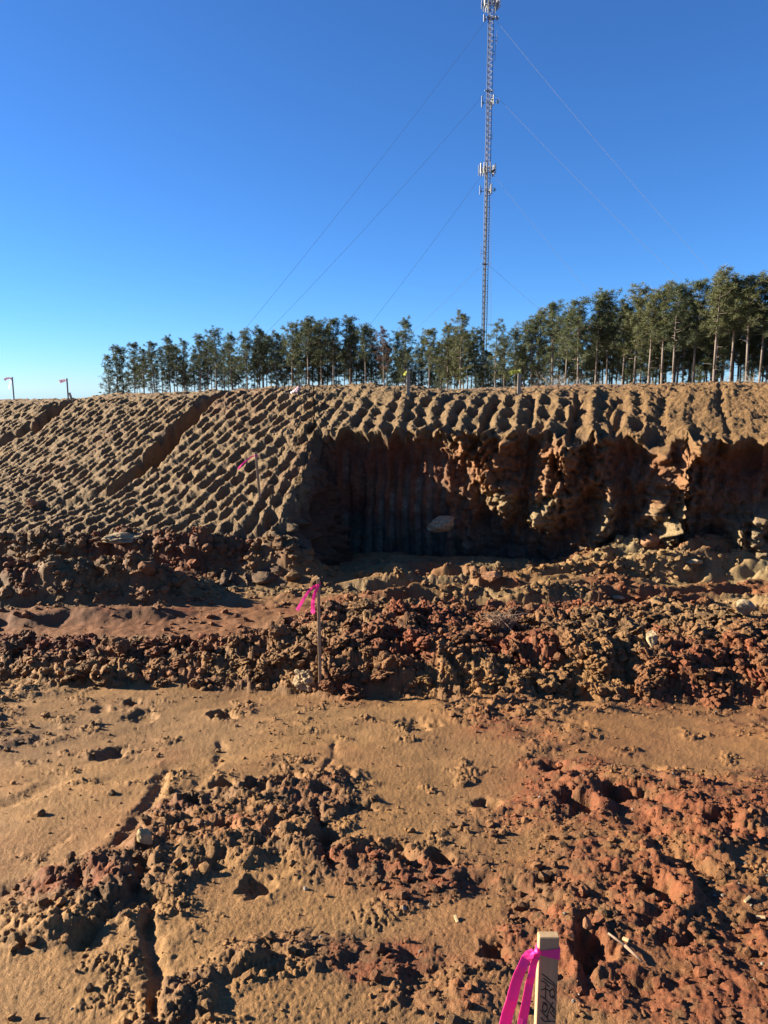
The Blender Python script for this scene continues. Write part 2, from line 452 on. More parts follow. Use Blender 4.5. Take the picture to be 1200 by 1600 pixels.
M_TWIG = plain('bare_twigs', (.27, .23, .19), .85, .2, var=.25, scale=2)
M_STEEL = plain('galvanised_steel', (.13, .13, .135), .6, .4, .2, var=.2, scale=1.2)
M_PANEL = plain('antenna_white', (.27, .28, .29), .5, .4, var=.08, scale=1)
M_DARK = plain('radio_grey', (.13, .135, .14), .6, .4, var=.2, scale=2)
M_CABLE = plain('guy_cable', (.17, .18, .20), .5, .5, .2, var=.05)

# ------------------------------------------------------------------ the ground: one sheet to the horizon
ang = np.concatenate([np.linspace(-180, -62, 28)[:-1], np.linspace(-62, -31, 150)[:-1], np.linspace(-31, 31, 690), np.linspace(31, 62, 150)[1:], np.linspace(62, 180, 28)[1:-1]])
rr = [1.05]
while rr[-1] < 12.6:
    r_ = rr[-1]
    rr.append(r_ + min(.026, .00155 * r_ * r_ + .0003 * r_))
rr = np.array([.02, .3, .6, .85] + rr + list(np.geomspace(12.8, 40, 60)) + list(np.geomspace(46, 4000, 26)))
A, RR = np.meshgrid(np.radians(ang), rr)
X, Y = RR * np.sin(A), RR * np.cos(A)
zf, mk = low_ground(X, Y, True)
Zg = zf.reshape(X.shape)
Zg = np.where(RR > 40, np.minimum(Zg, -2.6) - .045 * np.maximum(0, RR - 200), Zg)
Zg = np.where((RR > 16) & (RR <= 40), np.minimum(Zg, -1.05 - .065 * (RR - 16)), Zg)
ground = link('ground', grid_mesh('ground', np.stack([X, Y, Zg], -1), ground_colour(mk), wrap=True), M_GROUND)
tag(ground, 'trampled tan and red clay with rills, churned clods and ruts', kind='structure')

# ------------------------------------------------------------------ the embankment: rolled slope, plateau and dug face
D1 = (.313, .950); D2 = (.643, .766); CX, CY, CZ = -1.2, 12.1, 1.136
def top_z(x):
    return np.interp(x, [-30, -12, -9, -7.8, -6.8, -4.9, -2.7, -1.6, -.4, .6, 1.1, 2.6, 3.9, 5.0, 6.5, 30], [1.22, 1.27, 1.31, 1.35, 1.46, 1.50, 1.60, 1.66, 1.68, 1.64, 1.57, 1.60, 1.64, 1.69, 1.72, 1.75])
def bank_base(x, y):
    p1 = CZ + .58 * (D1[0] * (x - CX) + D1[1] * (y - CY))
    p2 = CZ + .60 * (D2[0] * (x - CX) + D2[1] * (y - CY))
    k2 = .10 - p2
    p2f = np.where(k2 > 0, .10 - k2 * (.58 + .42 * np.exp(-k2 * 2.)), p2)      # the toe eases out
    return smin(smin(p1, p2f, .35), top_z(x) + .02, .22), p1, p2
def px_bank(u, v, lo=8., hi=40.):
    d = ray(u, v)
    for y in np.arange(lo, hi, .02):
        t = y / d.y
        if EYE + d.z * t <= float(bank_base(np.float64(d.x * t), np.float64(y))[0]):
            return (d.x * t, y)
    return (d.x * 20, 20.)
_n = px_bank(322, 630)
CH1 = [(_n[0] + 1.6, _n[1] + 2.2), _n, px_bank(300, 650), px_bank(268, 684), px_bank(238, 722)]
CH1B = [CH1[-1], px_bank(165, 772), px_bank(70, 792)]
_m = px_bank(95, 634)
CH2 = [(_m[0] + 1.6, _m[1] + 2.2), _m, px_bank(60, 664), px_bank(-20, 700)]
def dimples(a, b, s):
    wa = fbm(a * .9, b * .9, 4, s, .6); wb = fbm(a * 1.0 + 5, b * 1.0, 4, s + 3, .6)
    a = a + .20 * wa; b = b + .13 * wb
    W, Lp = .265, .300
    ib = np.floor(b / W).astype(np.int32); pb = b / W - ib - .5
    off = _RND[_h(ib, ib * 0 + 7, s), 0] + ib % 2 * .5
    aa = a / Lp + off
    ia = np.floor(aa).astype(np.int32); pa = aa - ia - .5
    q = _RND[_h(ib, ia, s + 1)]
    pa = pa + (q[:, 0] - .5) * .26; pb2 = pb + (q[:, 1] - .5) * .28
    e = (pa / (.24 + .13 * q[:, 3])) ** 2 + (pb2 / (.27 + .11 * q[:, 2])) ** 2
    dep = np.where(q[:, 2] < .18, .15, .45 + .80 * q[:, 2]) * (.75 + .9 * np.clip(wb + .2, -.3, .6))
    pit = np.exp(-e ** 2.0) * dep
    return -.165 * pit + .024 * np.cos(pb * 2 * np.pi + np.pi) + .05 * (q[:, 3] - .5) * np.exp(-e) + .03 * wa
def bank(x, y):
    x = x.ravel(); y = y.ravel()
    z, p1, p2 = bank_base(x, y)
    n1 = fbm(x * .6, y * .6, 4, 70); n2 = fbm(x * 2.1, y * 2.1, 4, 71); n3 = fbm(x * 8, y * 8, 3, 72)
    tz = top_z(x)
    slope = sstep(-.02, .22, tz - np.minimum(p1, p2) + .18 * n2 + .10)
    a1 = D1[0] * x + D1[1] * y; b1 = D1[1] * x - D1[0] * y
    a2 = D2[0] * x + D2[1] * y; b2 = D2[1] * x - D2[0] * y
    w = sstep(-.12, .12, p1 - p2 + .12 * n2)           # 1 on the left-facing slope
    d = np.where(w > .5, dimples(a2, b2, 80), dimples(a1, b1, 90))
    d = d * (.55 + .9 * np.abs(w - .5))
    smoothr = sstep(3.2, 4.6, x + .5 * n1) * (1 - w)   # track-walked part of the slope
    lay = np.maximum(smoothr, .85 * (1 - w) * np.exp(-((x + .1) / 1.1) ** 2) * sstep(.35, .05, tz - p1))
    tread = .020 * np.sin(a1 * 2 * np.pi / .105 + 3 * n1 + 2 * n2) * (.5 + .8 * sstep(-.3, .2, n2))
    d = d * (1 - .93 * lay) + lay * tread + .02 * n2 * lay
    crack = np.zeros_like(x)
    for cx_, wd, dp in ((3.05, .06, .22), (3.62, .05, .14), (4.35, .07, .10), (2.35, .05, .14), (1.72, .06, .20), (5.2, .05, .08)):
        q = (b1 - cx_ * D1[1] + D1[0] * 11.7 + .10 * fbm(a1 * 1.6, a1 * 0 + cx_, 3, 95)) / wd
        crack += dp * np.exp(-q * q) * (1 - w)
    z = z + slope * (d * 1.0 - crack * .8 * sstep(-.2, .35, tz - p1 + .2)) + .05 * n1 + .05 * n2 + .030 * n3 + .030 * bumps(x + .05 * n2, y + .05 * n1, .15, 74) * sstep(-.3, .3, n1 + n2) + .030 * bumps(x, y, .075, 75) + .026 * bumps(x, y, .036, 76)
    z = z + (1 - slope) * .02 * n2
    # channels dug up the slope
    for pts, wd, dp in ((CH1, .27, .74), (CH1B, .20, .20), (CH2, .30, .40)):
        q, al = seg_dist(x + .05 * n2, y + .05 * n1, pts)
        pr = 1 - sstep(.75, 1.15, q / wd)
        z = z - dp * pr * (.9 + .3 * n2) * (.75 + .6 * al if pts is CH1 else 1)
    # the strip left of the outer channel lies lower
    # back slope of the mound
    rr_ = np.hypot(x, y)
    z = z - 4.6 * sstep(27, 44, rr_)
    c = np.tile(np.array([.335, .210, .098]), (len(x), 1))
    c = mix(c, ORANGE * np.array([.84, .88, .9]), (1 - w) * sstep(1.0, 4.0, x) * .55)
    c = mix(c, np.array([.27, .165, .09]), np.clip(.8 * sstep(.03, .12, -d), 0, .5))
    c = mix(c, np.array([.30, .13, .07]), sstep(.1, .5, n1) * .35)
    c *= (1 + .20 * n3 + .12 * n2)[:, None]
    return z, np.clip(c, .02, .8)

bang = np.concatenate([np.linspace(-45, -31, 60)[:-1], np.linspace(-31, -9, 290)[:-1], np.linspace(-9, -4, 130)[:-1], np.linspace(-4, 31, 430)[:-1], np.linspace(31, 68, 110)])
th = np.radians(bang)
lipr = np.zeros_like(th)
for i, t in enumerate(th):
    s, c = math.sin(t), math.cos(t)
    back = (11.9 + .33 * (-1.2)) / (c + .33 * s)                                  # y = 11.50 - .33 x
    left = np.interp(bang[i], [-45, -36, -30, -27, -22, -19, -15, -12.3, -9.5, -7.9, -7.0, -6.2, -5.4, -4.9], [25, 16.8, 13.8, 12.3, 11.0, 10.4, 9.95, 9.7, 9.75, 9.98, 10.3, 10.9, 11.6, 40])
    lipr[i] = min(left, back)
nz = fbm(np.array(bang) * .22, bang * 0 + 2.2, 4, 100)
nzf = fbm(np.array(bang) * .9, bang * 0 + 5.2, 3, 101)
lipr = lipr + .18 * nz + .09 * nzf
lx, ly = lipr * np.sin(th), lipr * np.cos(th)
# smoothed outward normal of the lip line
tx, ty = np.gradient(lx), np.gradient(ly)
kk = np.exp(-(np.arange(-22, 23) / 10.) ** 2); kk /= kk.sum()
tx = np.convolve(np.pad(tx, 22, 'edge'), kk, 'valid'); ty = np.convolve(np.pad(ty, 22, 'edge'), kk, 'valid')
ln = np.hypot(tx, ty); ox, oy = ty / ln, -tx / ln
# bank rows
L1 = np.interp(bang, [-45, -31, -20, -12, -6, -4, 10, 31, 68], [14, 12.5, 9.0, 6.2, 3.6, 2.1, 1.9, 2.0, 4.])
f1 = np.linspace(0, 1, 275) ** 1.12
f2 = np.linspace(0, 1, 26)[1:] ** 1.5
rows = [lipr + L1 * f for f in f1] + [(lipr + L1) + (50 - lipr - L1) * f for f in f2]
BR = np.array(rows)
BX, BY = BR * np.sin(th), BR * np.cos(th)
bz, bc = bank(BX, BY)
BZ = bz.reshape(BX.shape); BC = bc.reshape(*BX.shape, 3)
# the lower edge of the left slope is broken up and rounded over
_q = BR - lipr[None]; _w = (1 - sstep(-10.5, -7.5, bang))[None] * (1 - sstep(.1, .75, _q))
_w = _w.ravel(); _m = _w > 0; _bx, _by = BX.ravel()[_m], BY.ravel()[_m]
_bz = BZ.ravel().copy()
_bz[_m] += _w[_m] * (.16 * bumps(_bx, _by, .20, 77) + .09 * bumps(_bx, _by, .10, 78) + .10 * fbm(_bx * 3, _by * 3, 3, 79) - .20 * _w[_m] - .05)
BZ = _bz.reshape(BX.shape)
_c = BC.reshape(-1, 3); _c[_m] = mix(_c[_m], np.array([.20, .112, .060]), _w[_m] * .7); BC = _c.reshape(BC.shape)
# wall rows, from the lip down
def wall_pt(u, v):
    xx = (u - 600) / FPX * 11.2
    yy = 11.50 - .33 * xx
    p = at_y(u, v, yy)
    return (p.x, p.z)
RIDGES = [([(712, 666), (730, 700), (752, 735)], .38, .20), ([(760, 660), (765, 700), (775, 745), (790, 772)], .50, .26), ([(805, 664), (792, 705)], .38, .14), ([(905, 666), (888, 712), (880, 760), (850, 808)], .56, .20), ([(866, 700), (858, 760)], .42, .13),
          ([(936, 672), (930, 715), (938, 745), (956, 778), (950, 815), (928, 848)], .44, .14), ([(1106, 668), (1098, 705), (1076, 724)], .62, .11), ([(1042, 708), (1046, 732)], .34, .07),
          ([(1064, 752), (1054, 775), (1052, 810), (1036, 845)], .60, .21), ([(1165, 832), (1168, 870)], .50, .16), ([(1196, 825), (1196, 870)], .6, .18), ([(1290, 680), (1280, 760), (1300, 850)], .5, .14), ([(1000, 690), (1002, 668)], .30, .09), ([(655, 664), (658, 684)], .16, .12),
          ([(1150, 664), (1152, 690)], .25, .12), ([(836, 664), (838, 680)], .25, .10)]
RIDGES = [([wall_pt(*p) for p in pts], a, w) for pts, a, w in RIDGES]
NW = 180
tt = np.linspace(0, 1, NW + 1)[1:] ** .95
bot = -1.45
arc = np.concatenate([[0], np.cumsum(np.hypot(np.diff(lx), np.diff(ly)))])
ib0 = int(np.argmin(np.abs(bang + 4.6)))
S = (arc - arc[ib0])                                # along the back wall, 0 at the left inner corner
wx0 = np.tile(lx, (NW, 1)); T = tt[:, None] + 0 * lx[None]
wz = BZ[0][None] + (bot - BZ[0][None]) * T
SS = np.tile(S, (NW, 1))
flat = lambda a: a.ravel()
nS = fbm(flat(SS) * .9, flat(wz) * .9, 4, 110).reshape(T.shape); nM = fbm(flat(SS) * 3.1, flat(wz) * 3.1, 4, 111).reshape(T.shape); nF = fbm(flat(SS) * 11, flat(wz) * 11, 3, 112).reshape(T.shape)
isback = sstep(-.2, .25, SS)                         # dug back wall
isleft = 1 - sstep(-2.6, -1.9, SS)                   # collapsed toe of the left slope
disp = isback * (-.14 * sstep(.0, .10, T) + (.16 + .10 * sstep(1.5, 2.6, SS)) * nS * sstep(0, .2, T) + (.05 + .10 * sstep(1.5, 2.6, SS)) * nM)
tooth = np.abs(((SS + .06 * nS) / .215) % 1 - .5) * 2
clean = isback * sstep(.10, .22, T) * (1 - .55 * sstep(1.9, 2.8, SS)) * (.5 + .6 * sstep(-.3, .2, fbm(flat(SS) * 1.2, flat(wz) * .4, 2, 113).reshape(T.shape)))
disp += clean * .05 * (sstep(.35, .75, tooth) - .5)
disp += isback * .55 * sstep(.78, 1.0, T) ** 1.5 * (1 + .6 * nM)
rg = np.zeros_like(T)
for pts, a, w in RIDGES:
    q, _ = seg_dist(flat(wx0 + .05 * nM), flat(wz + .05 * nM), pts)
    rg = np.maximum(rg, (a * 1.0 * np.exp(-(np.abs(q) / (w * 1.25)) ** 1.05)).reshape(T.shape))
disp += isback * rg * (1 + .45 * nM + .55 * nF)
toe = isleft * (.95 * T ** .8 * (1 - T * .15) + .35 * nM * sstep(0, .15, T) + .22 * nS * sstep(0, .2, T))
mid_ = (1 - isback) * (1 - isleft)
disp += toe + mid_ * (.60 * T ** 1.5 + (.30 * nM + .25 * nS) * sstep(0, .25, T))
lump = bumps(flat(SS), flat(wz), .16, 115).reshape(T.shape) * .10 + bumps(flat(SS), flat(wz), .07, 116).reshape(T.shape) * .05
disp += lump * (.30 * isback + 3.2 * isleft + 2.6 * mid_ + 1.0 * np.clip(rg * 3, 0, 1) + .7 * isback * sstep(1.6, 2.6, SS) * sstep(-.1, .3, nS)) * sstep(0, .08, T) + .02 * nF * sstep(0, .05, T)
WX = lx[None] + ox[None] * disp; WY = ly[None] + oy[None] * disp
zabs = wz + .08 * nM + .12 * nS
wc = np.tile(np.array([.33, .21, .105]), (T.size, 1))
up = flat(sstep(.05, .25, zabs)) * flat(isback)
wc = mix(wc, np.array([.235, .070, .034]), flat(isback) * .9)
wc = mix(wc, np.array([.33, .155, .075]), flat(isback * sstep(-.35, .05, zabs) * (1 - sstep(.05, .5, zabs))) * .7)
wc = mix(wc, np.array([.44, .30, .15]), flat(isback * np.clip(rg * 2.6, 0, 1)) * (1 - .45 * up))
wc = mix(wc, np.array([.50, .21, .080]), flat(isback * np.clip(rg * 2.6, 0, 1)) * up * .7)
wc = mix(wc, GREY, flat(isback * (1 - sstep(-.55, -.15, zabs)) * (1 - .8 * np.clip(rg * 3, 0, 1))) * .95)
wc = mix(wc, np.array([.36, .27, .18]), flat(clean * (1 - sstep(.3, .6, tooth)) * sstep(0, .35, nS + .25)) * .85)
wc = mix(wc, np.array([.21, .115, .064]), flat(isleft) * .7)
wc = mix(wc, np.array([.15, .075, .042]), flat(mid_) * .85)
wc = mix(wc, BC[0][np.tile(np.arange(len(lx)), NW)], flat(1 - sstep(.0, .14, T + .05 * nM)))
wc = wc * (1 + .25 * flat(nF) + .2 * flat(nM))[:, None] * (1 - .02 * flat(isback * (1 - np.clip(rg * 3, 0, 1)) * sstep(.05, .15, T)))[:, None]
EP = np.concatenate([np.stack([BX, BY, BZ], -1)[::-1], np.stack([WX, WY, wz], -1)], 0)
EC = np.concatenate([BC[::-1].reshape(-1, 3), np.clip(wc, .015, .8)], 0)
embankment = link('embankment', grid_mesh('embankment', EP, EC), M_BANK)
tag(embankment, 'earth bank with roller-dimpled slope and a dug vertical face', kind='structure')

def bank_z(x, y):
    return float(bank(np.array([x]), np.array([y]))[0][0])
def low_z(x, y):
    return float(low_ground(np.array([x]), np.array([y]))[0])
def surf_hit(u, v, lo=1., hi=40.):
    """first point where the view ray through a pixel meets the ground or the bank"""
    d = ray(u, v); ys = np.arange(lo, hi, .01); xs = d.x / d.y * ys
    zr = EYE + d.z / d.y * ys
    h = low_ground(xs, ys)
    rr_ = np.hypot(xs, ys); lr = np.interp(np.degrees(np.arctan2(xs, ys)), bang, lipr)
    hb = np.where(rr_ >= lr, bank(xs, ys)[0], -9)
    k = np.argmax(zr <= np.maximum(h, hb))
    return Vector((xs[k], ys[k], max(h[k], hb[k])))

# ------------------------------------------------------------------ clods
def ico(sub):
    import bmesh
    bm = bmesh.new(); bmesh.ops.create_icosphere(bm, subdivisions=sub, radius=1.0)
    v = np.array([p.co[:] for p in bm.verts]); f = np.array([[q.index for q in p.verts] for p in bm.faces]); bm.free()
    return v, f
def lumpy(v, seed, amp=.35, freq=1.5, crumb=.0):
    rg_ = np.random.default_rng(seed)
    o = rg_.random(3) * 50
    d = fbm(v[:, 0] * freq + v[:, 2] * .7 * freq + o[0], v[:, 1] * freq - v[:, 2] * .9 * freq + o[1], 3, seed % 40) + .6 * perlin(v[:, 2] * freq * 1.3 + o[2], v[:, 0] * freq + o[0], 3)
    if crumb:
        d = d + crumb * (bumps(v[:, 0] + v[:, 2] * .6 + o[0], v[:, 1] - v[:, 2] * .6 + o[1], .5, seed % 30) - .3) + crumb * .6 * (bumps(v[:, 2] + o[1], v[:, 0] - v[:, 1] * .4 + o[1], .28, seed % 30 + 1) - .3)
    s = np.array([1, .75 + .5 * rg_.random(), .55 + .35 * rg_.random()])
    return v * (1 + amp * d)[:, None] * s
I1, F1 = ico(1); I2, F2 = ico(2); I3, F3 = ico(3); I4, F4 = ico(4)
def np_mesh(name, v, f, smooth=True, col=None):
    me = bpy.data.meshes.new(name)
    me.vertices.add(len(v)); me.vertices.foreach_set('co', np.asarray(v, np.float32).reshape(-1))
    set_faces(me, np.asarray(f), smooth)
    if col is not None: set_col(me, col)
    return me
def facet(V, seed, n=3, lo=.6, hi=.95):
    g_ = np.random.default_rng(seed)
    for _ in range(n):
        d_ = g_.normal(size=3); d_ /= np.linalg.norm(d_)
        ex = np.maximum(0, V @ d_ - g_.uniform(lo, hi)); V = V - ex[:, None] * d_ * .6
    return V
protos = []
for k in range(18):
    me = np_mesh('soil_clod', facet(lumpy(I4, 200 + k, .40, 1.6, 1.7), 200 + k), F4, False)
    me.materials.append(M_CLODOBJ); protos.append(me)

def scatter(n, boxes, seed):
    rg_ = np.random.default_rng(seed); out = []
    x = rg_.uniform(boxes[0], boxes[1], n); y = rg_.uniform(boxes[2], boxes[3], n)
    return x, y, rg_
# candidate places on the berm and the rutted ground
x, y, rg_ = scatter(32000, (-6.6, 6.8, 5.0, 11.2), 21)
keep = np.abs(x) < .57 * y + 1.0
x, y = x[keep], y[keep]
z, mk = low_ground(x, y, True)
p = (1 - mk['near']) * (.06 + .94 * np.clip((mk['rough'] - .25) / .6, 0, 1)) * np.where(y < 7.3, 1.0, .55)
keep = rg_.random(len(x)) < np.where((y < 7.3) | ((x < -1.) & (mk['rough'] > .8)), p * .95, .06 + p * .65)
x, y, z = x[keep], y[keep], z[keep]
gc = ground_colour({k: v[keep] for k, v in mk.items()})
size = .011 + .030 * rg_.random(len(x)) ** 2.2 + .045 * rg_.random(len(x)) ** 10
size *= np.where(y < 7.2, 1.2, 1.0)
order = np.argsort(-size / np.hypot(x, y) * np.where(np.abs(x) < .56 * y, 1, .55))
big = order[:300]; rest = order[300:]
for i in big:
    s = float(size[i]) * 1.1
    o = link('soil_clod', protos[int(rg_.integers(18))], None, ground, (x[i], y[i], z[i] + s * .12))
    o.rotation_euler = (rg_.uniform(-.5, .5), rg_.uniform(-.5, .5), rg_.uniform(0, 6.28)); o.scale = (s * rg_.uniform(.9, 1.4), s, s * rg_.uniform(.75, 1.1))
    o.color = (*(np.clip(gc[i] * rg_.uniform(.85, 1.2), .03, .6) * WET), 1)
def joined(name, x, y, z, size, cols, V, F, sink, parent, seed, amp=.4, flatf=1.0, mat=M_CLOD, kinds=14, crumb=.8):
    rg_ = np.random.default_rng(seed)
    bases = [facet(lumpy(V, seed + k, amp, 1.4, crumb), seed + k) for k in range(kinds)]
    n, m = len(x), len(V)
    vv = np.zeros((n, m, 3), np.float32)
    an = rg_.uniform(0, 6.28, n); kd = rg_.integers(0, kinds, n); tl = rg_.uniform(-.7, .7, n)
    B = np.array(bases)[kd] * size[:, None, None]
    c, s = np.cos(tl)[:, None], np.sin(tl)[:, None]
    B = np.stack([B[..., 0], B[..., 1] * c - B[..., 2] * s, B[..., 1] * s + B[..., 2] * c], -1)
    c, s = np.cos(an)[:, None], np.sin(an)[:, None]
    vv[..., 0] = B[..., 0] * c - B[..., 1] * s + x[:, None]
    vv[..., 1] = B[..., 0] * s + B[..., 1] * c + y[:, None]
    vv[..., 2] = B[..., 2] * flatf + z[:, None] + (size * sink)[:, None]
    ff = (F[None] + (np.arange(n) * m)[:, None, None]).reshape(-1, 3)
    me = np_mesh(name, vv.reshape(-1, 3), ff, False, np.repeat(cols, m, 0))
    return tag(link(name, me, mat, parent), kind='stuff')
def clod_cols(gc, rg_):
    return gc * rg_.uniform(.78, 1.25, len(gc))[:, None]
rest = rest[:6200]
joined('loose_clods', x[rest], y[rest], z[rest], size[rest], clod_cols(gc[rest], rg_), I2, F2, .12, ground, 300, .42, crumb=1.4)
# lumps covering the windrows at the left
x, y, rg_ = scatter(9000, (-6.6, -.6, 7.6, 11.0), 51)
keep = np.abs(x) < .57 * y + .2
x, y = x[keep], y[keep]
z, mk = low_ground(x, y, True)
keep = rg_.random(len(x)) < np.clip(mk['wind'] * 2.4, 0, 1) * .42
x, y, z = x[keep][:1500], y[keep][:1500], z[keep][:1500]
size = .018 + .040 * rg_.random(len(x)) ** 2 + .06 * rg_.random(len(x)) ** 9
joined('windrow_clods', x, y, z, size, clod_cols(ground_colour({k: v[keep][:1500] for k, v in mk.items()}), rg_), I2, F2, .1, ground, 700, .42, crumb=1.4)
# crumbs on the near ground
x, y, rg_ = scatter(76000, (-4.0, 4.0, 1.0, 5.8), 31)
keep = (np.abs(x) < .57 * y + .9) & (rg_.random(len(x)) < (1.9 / (y + .6)) ** 1.2)
x, y = x[keep], y[keep]
z, mk = low_ground(x, y, True)
keep = rg_.random(len(x)) < (.06 + .80 * mk['rough']) * .8
x, y, z = x[keep], y[keep], z[keep]; gc = ground_colour({k: v[keep] for k, v in mk.items()})
size = (.0035 + .005 * rg_.random(len(x)) ** 2 + .016 * rg_.random(len(x)) ** 10) * (.8 + .12 * y)
cols = clod_cols(gc, rg_)
w = (rg_.random(len(x)) < .02).astype(float); cols = mix(cols, np.array([.34, .29, .22]), w)
size = np.where(w > 0, np.minimum(size, .006), size)
joined('soil_crumbs', x, y, z, size, cols, I1, F1, .25, ground, 400, .5, crumb=0)
# crumbs and lumps along the toe of the bank and below the lip
x, y, rg_ = scatter(9000, (-7.5, 6.2, 9.3, 12.4), 41)
a_ = np.degrees(np.arctan2(x, y)); lr = np.interp(a_, bang, lipr); dd = np.hypot(x, y) - lr
keep = (np.abs(x) < .57 * y) & (dd > -1.6) & (dd < -.05) & ((a_ < -7.5) | (a_ > 9))
x, y, a_ = x[keep], y[keep], a_[keep]
dd = -dd[keep]
z, mk = low_ground(x, y, True)
# the collapsed toe of the left slope rises above the low ground
keep = (a_ > 9) & (rg_.random(len(x)) < .5)
x, y, z = x[keep], y[keep], z[keep]
size = .02 + .03 * rg_.random(len(x)) ** 2 + .05 * rg_.random(len(x)) ** 10
joined('spoil_lumps', x, y, z, size, clod_cols(ground_colour({k: v[keep] for k, v in mk.items()}), rg_), I1, F1, .2, ground, 500, .5)

# ------------------------------------------------------------------ single stones, sticks and chips
def stone(name, u, v, w, hgt, mat, label, cat='stone', seed=1, rz=0, sink=.15, sub=I3, F=F3, flat_=True, rx=0, pos=None, dep=.75, clod=False):
    p = pos or surf_hit(u, v)
    if hgt > .06: sub, F = I4, F4
    V = sub.copy(); g_ = np.random.default_rng(seed)
    for _ in range(11):                                # knock flat facets off a ball
        n_ = g_.normal(size=3); n_ /= np.linalg.norm(n_)
        ex = np.maximum(0, V @ n_ - g_.uniform(.45, .8)); V = V - ex[:, None] * n_
    V = V + (lumpy(sub, seed + 900, .10, 2.2, .6) - lumpy(sub, seed + 900, 0, 1)) * .9
    if clod: V = lumpy(I4, seed, .40, 1.5, 1.5)
    V = V / np.abs(V).max(0)
    V = V * np.array([w / 2, w / 2 * dep, hgt / 2])
    me = np_mesh(name, V, F, not flat_); me.materials.append(mat)
    o = link(name, me, None, None, (p.x, p.y, p.z + hgt / 2 - sink * hgt))
    o.rotation_euler = (rx, 0, rz)
    return tag(o, label, cat)
stone('stone', 228, 1322, .065, .075, M_STONE_Y, 'pale yellow angular stone beside the dark rill in the mud', seed=3, sub=I2, F=F2)
stone('stone', 1018, 1012, .14, .17, M_STONE, 'upright rounded tan stone on top of the churned berm', seed=4, rz=.4)
stone('stone', 1160, 965, .20, .20, M_STONE, 'pale blocky stone half buried in the rutted spoil', seed=5, rz=.3)
stone('stone', 1018, 852, .34, .22, M_STONE_O, 'orange brown boulder at the foot of the dug wall', seed=6, rz=.2)
stone('stone', 1080, 884, .30, .10, M_STONE, 'flat cream coloured slab on the spoil below the wall', seed=7, rz=.1)
stone('stone', 965, 940, .16, .08, M_STONE, 'small pale flat stone in the rut beyond the berm', seed=8)
stone('stone', 480, 1075, .24, .17, M_STONE_L, 'crumbly tan lump at the foot of the ribboned stake', 'lump', seed=9, clod=True)
stone('stone', 767, 912, .24, .16, M_STONE_O, 'reddish brown boulder at the sunlit edge of the pit', seed=10)
stone('stone', 690, 796, .46, .30, M_STONE_L, 'large pale slab leaning in the shaded pit', 'boulder', seed=11, rz=.3, rx=-.5, pos=Vector((.86, 10.8, -.42)))
stone('stone', 195, 846, .60, .17, M_STONE, 'ragged sunlit cream slab of broken rock below the dimpled slope', 'rock slab', seed=19, rz=.25, dep=.6, sink=.35, clod=True)
stone('stone', 50, 792, .22, .2, M_STONE_O, 'rounded dirt covered boulder in the shallow trench of the slope', 'boulder', seed=13)
stone('stone', 632, 1425, .018, .016, M_STONE_G, 'tiny grey pebble on the smooth mud', 'pebble', seed=14, sub=I2, F=F2)
stone('stone', 478, 1392, .02, .018, M_STONE_G, 'small dark grey pebble between the trodden clods', 'pebble', seed=15, sub=I2, F=F2)
stone('stone', 917, 1452, .035, .05, M_STONE_O, 'upright red clay chunk beyond the marked stake', 'clay chunk', seed=16, sub=I2, F=F2, sink=.1)
p0, p1 = surf_hit(950, 1465), surf_hit(1003, 1506)
mb = MB(); pts = [p0 + Vector((0, 0, .012)), p0.lerp(p1, .45) + Vector((.004, -.004, .014)), p1 + Vector((0, 0, .008))]
mb.path(pts, [.003, .005, .004], 7)
tag(mb.obj('twig', M_STICK, smooth=True), 'dark split twig lying on the red crumbs near the marked stake', 'twig')
def chip(u, v, w, d, rz, label):
    p = surf_hit(u, v); mb = MB(); mb.box((0, 0, 0), (w / 2, d / 2, .004), None, .0015)
    o = mb.obj('wood_chip', M_CHIP); o.location = (p.x, p.y, p.z + .004); o.rotation_euler = (.2, -.15, rz); tag(o, label, 'wood chip')
chip(978, 1470, .022, .011, -.8, 'short yellow wood chip beside the split twig')
chip(713, 1440, .010, .030, .2, 'thin pale splinter stuck in the mud left of the stake')
chip(1168, 1408, .035, .010, .6, 'pale bark strip on the trodden red clods')
chip(1188, 1440, .030, .012, -.3, 'frayed yellow wood chip on red soil by the pale bark strip')
chip(545, 916, .15, .03, 1.1, 'long cream splinter of wood beyond the ribboned stake')
# root tangle in the spoil
pr = surf_hit(785, 985); mb = MB(); rg_ = random.Random(5)
for k in range(70):
    a = rg_.uniform(0, 6.28); r_ = rg_.uniform(.05, .24)
    q0 = Vector((rg_.uniform(-.08, .08), rg_.uniform(-.05, .05), -.02)); q2 = Vector((math.cos(a) * r_, math.sin(a) * r_ * .6, rg_.uniform(.0, .16)))
    q1 = q0.lerp(q2, .5) + Vector((rg_.uniform(-.04, .04), rg_.uniform(-.04, .04), rg_.uniform(.03, .10)))
    mb.path([q0, q1, q2], [.004, .0035, .002], 4)
o = mb.obj('root_tangle', M_STICK); o.location = pr; tag(o, 'tangle of fine dead roots poking out of the churned berm', 'roots')

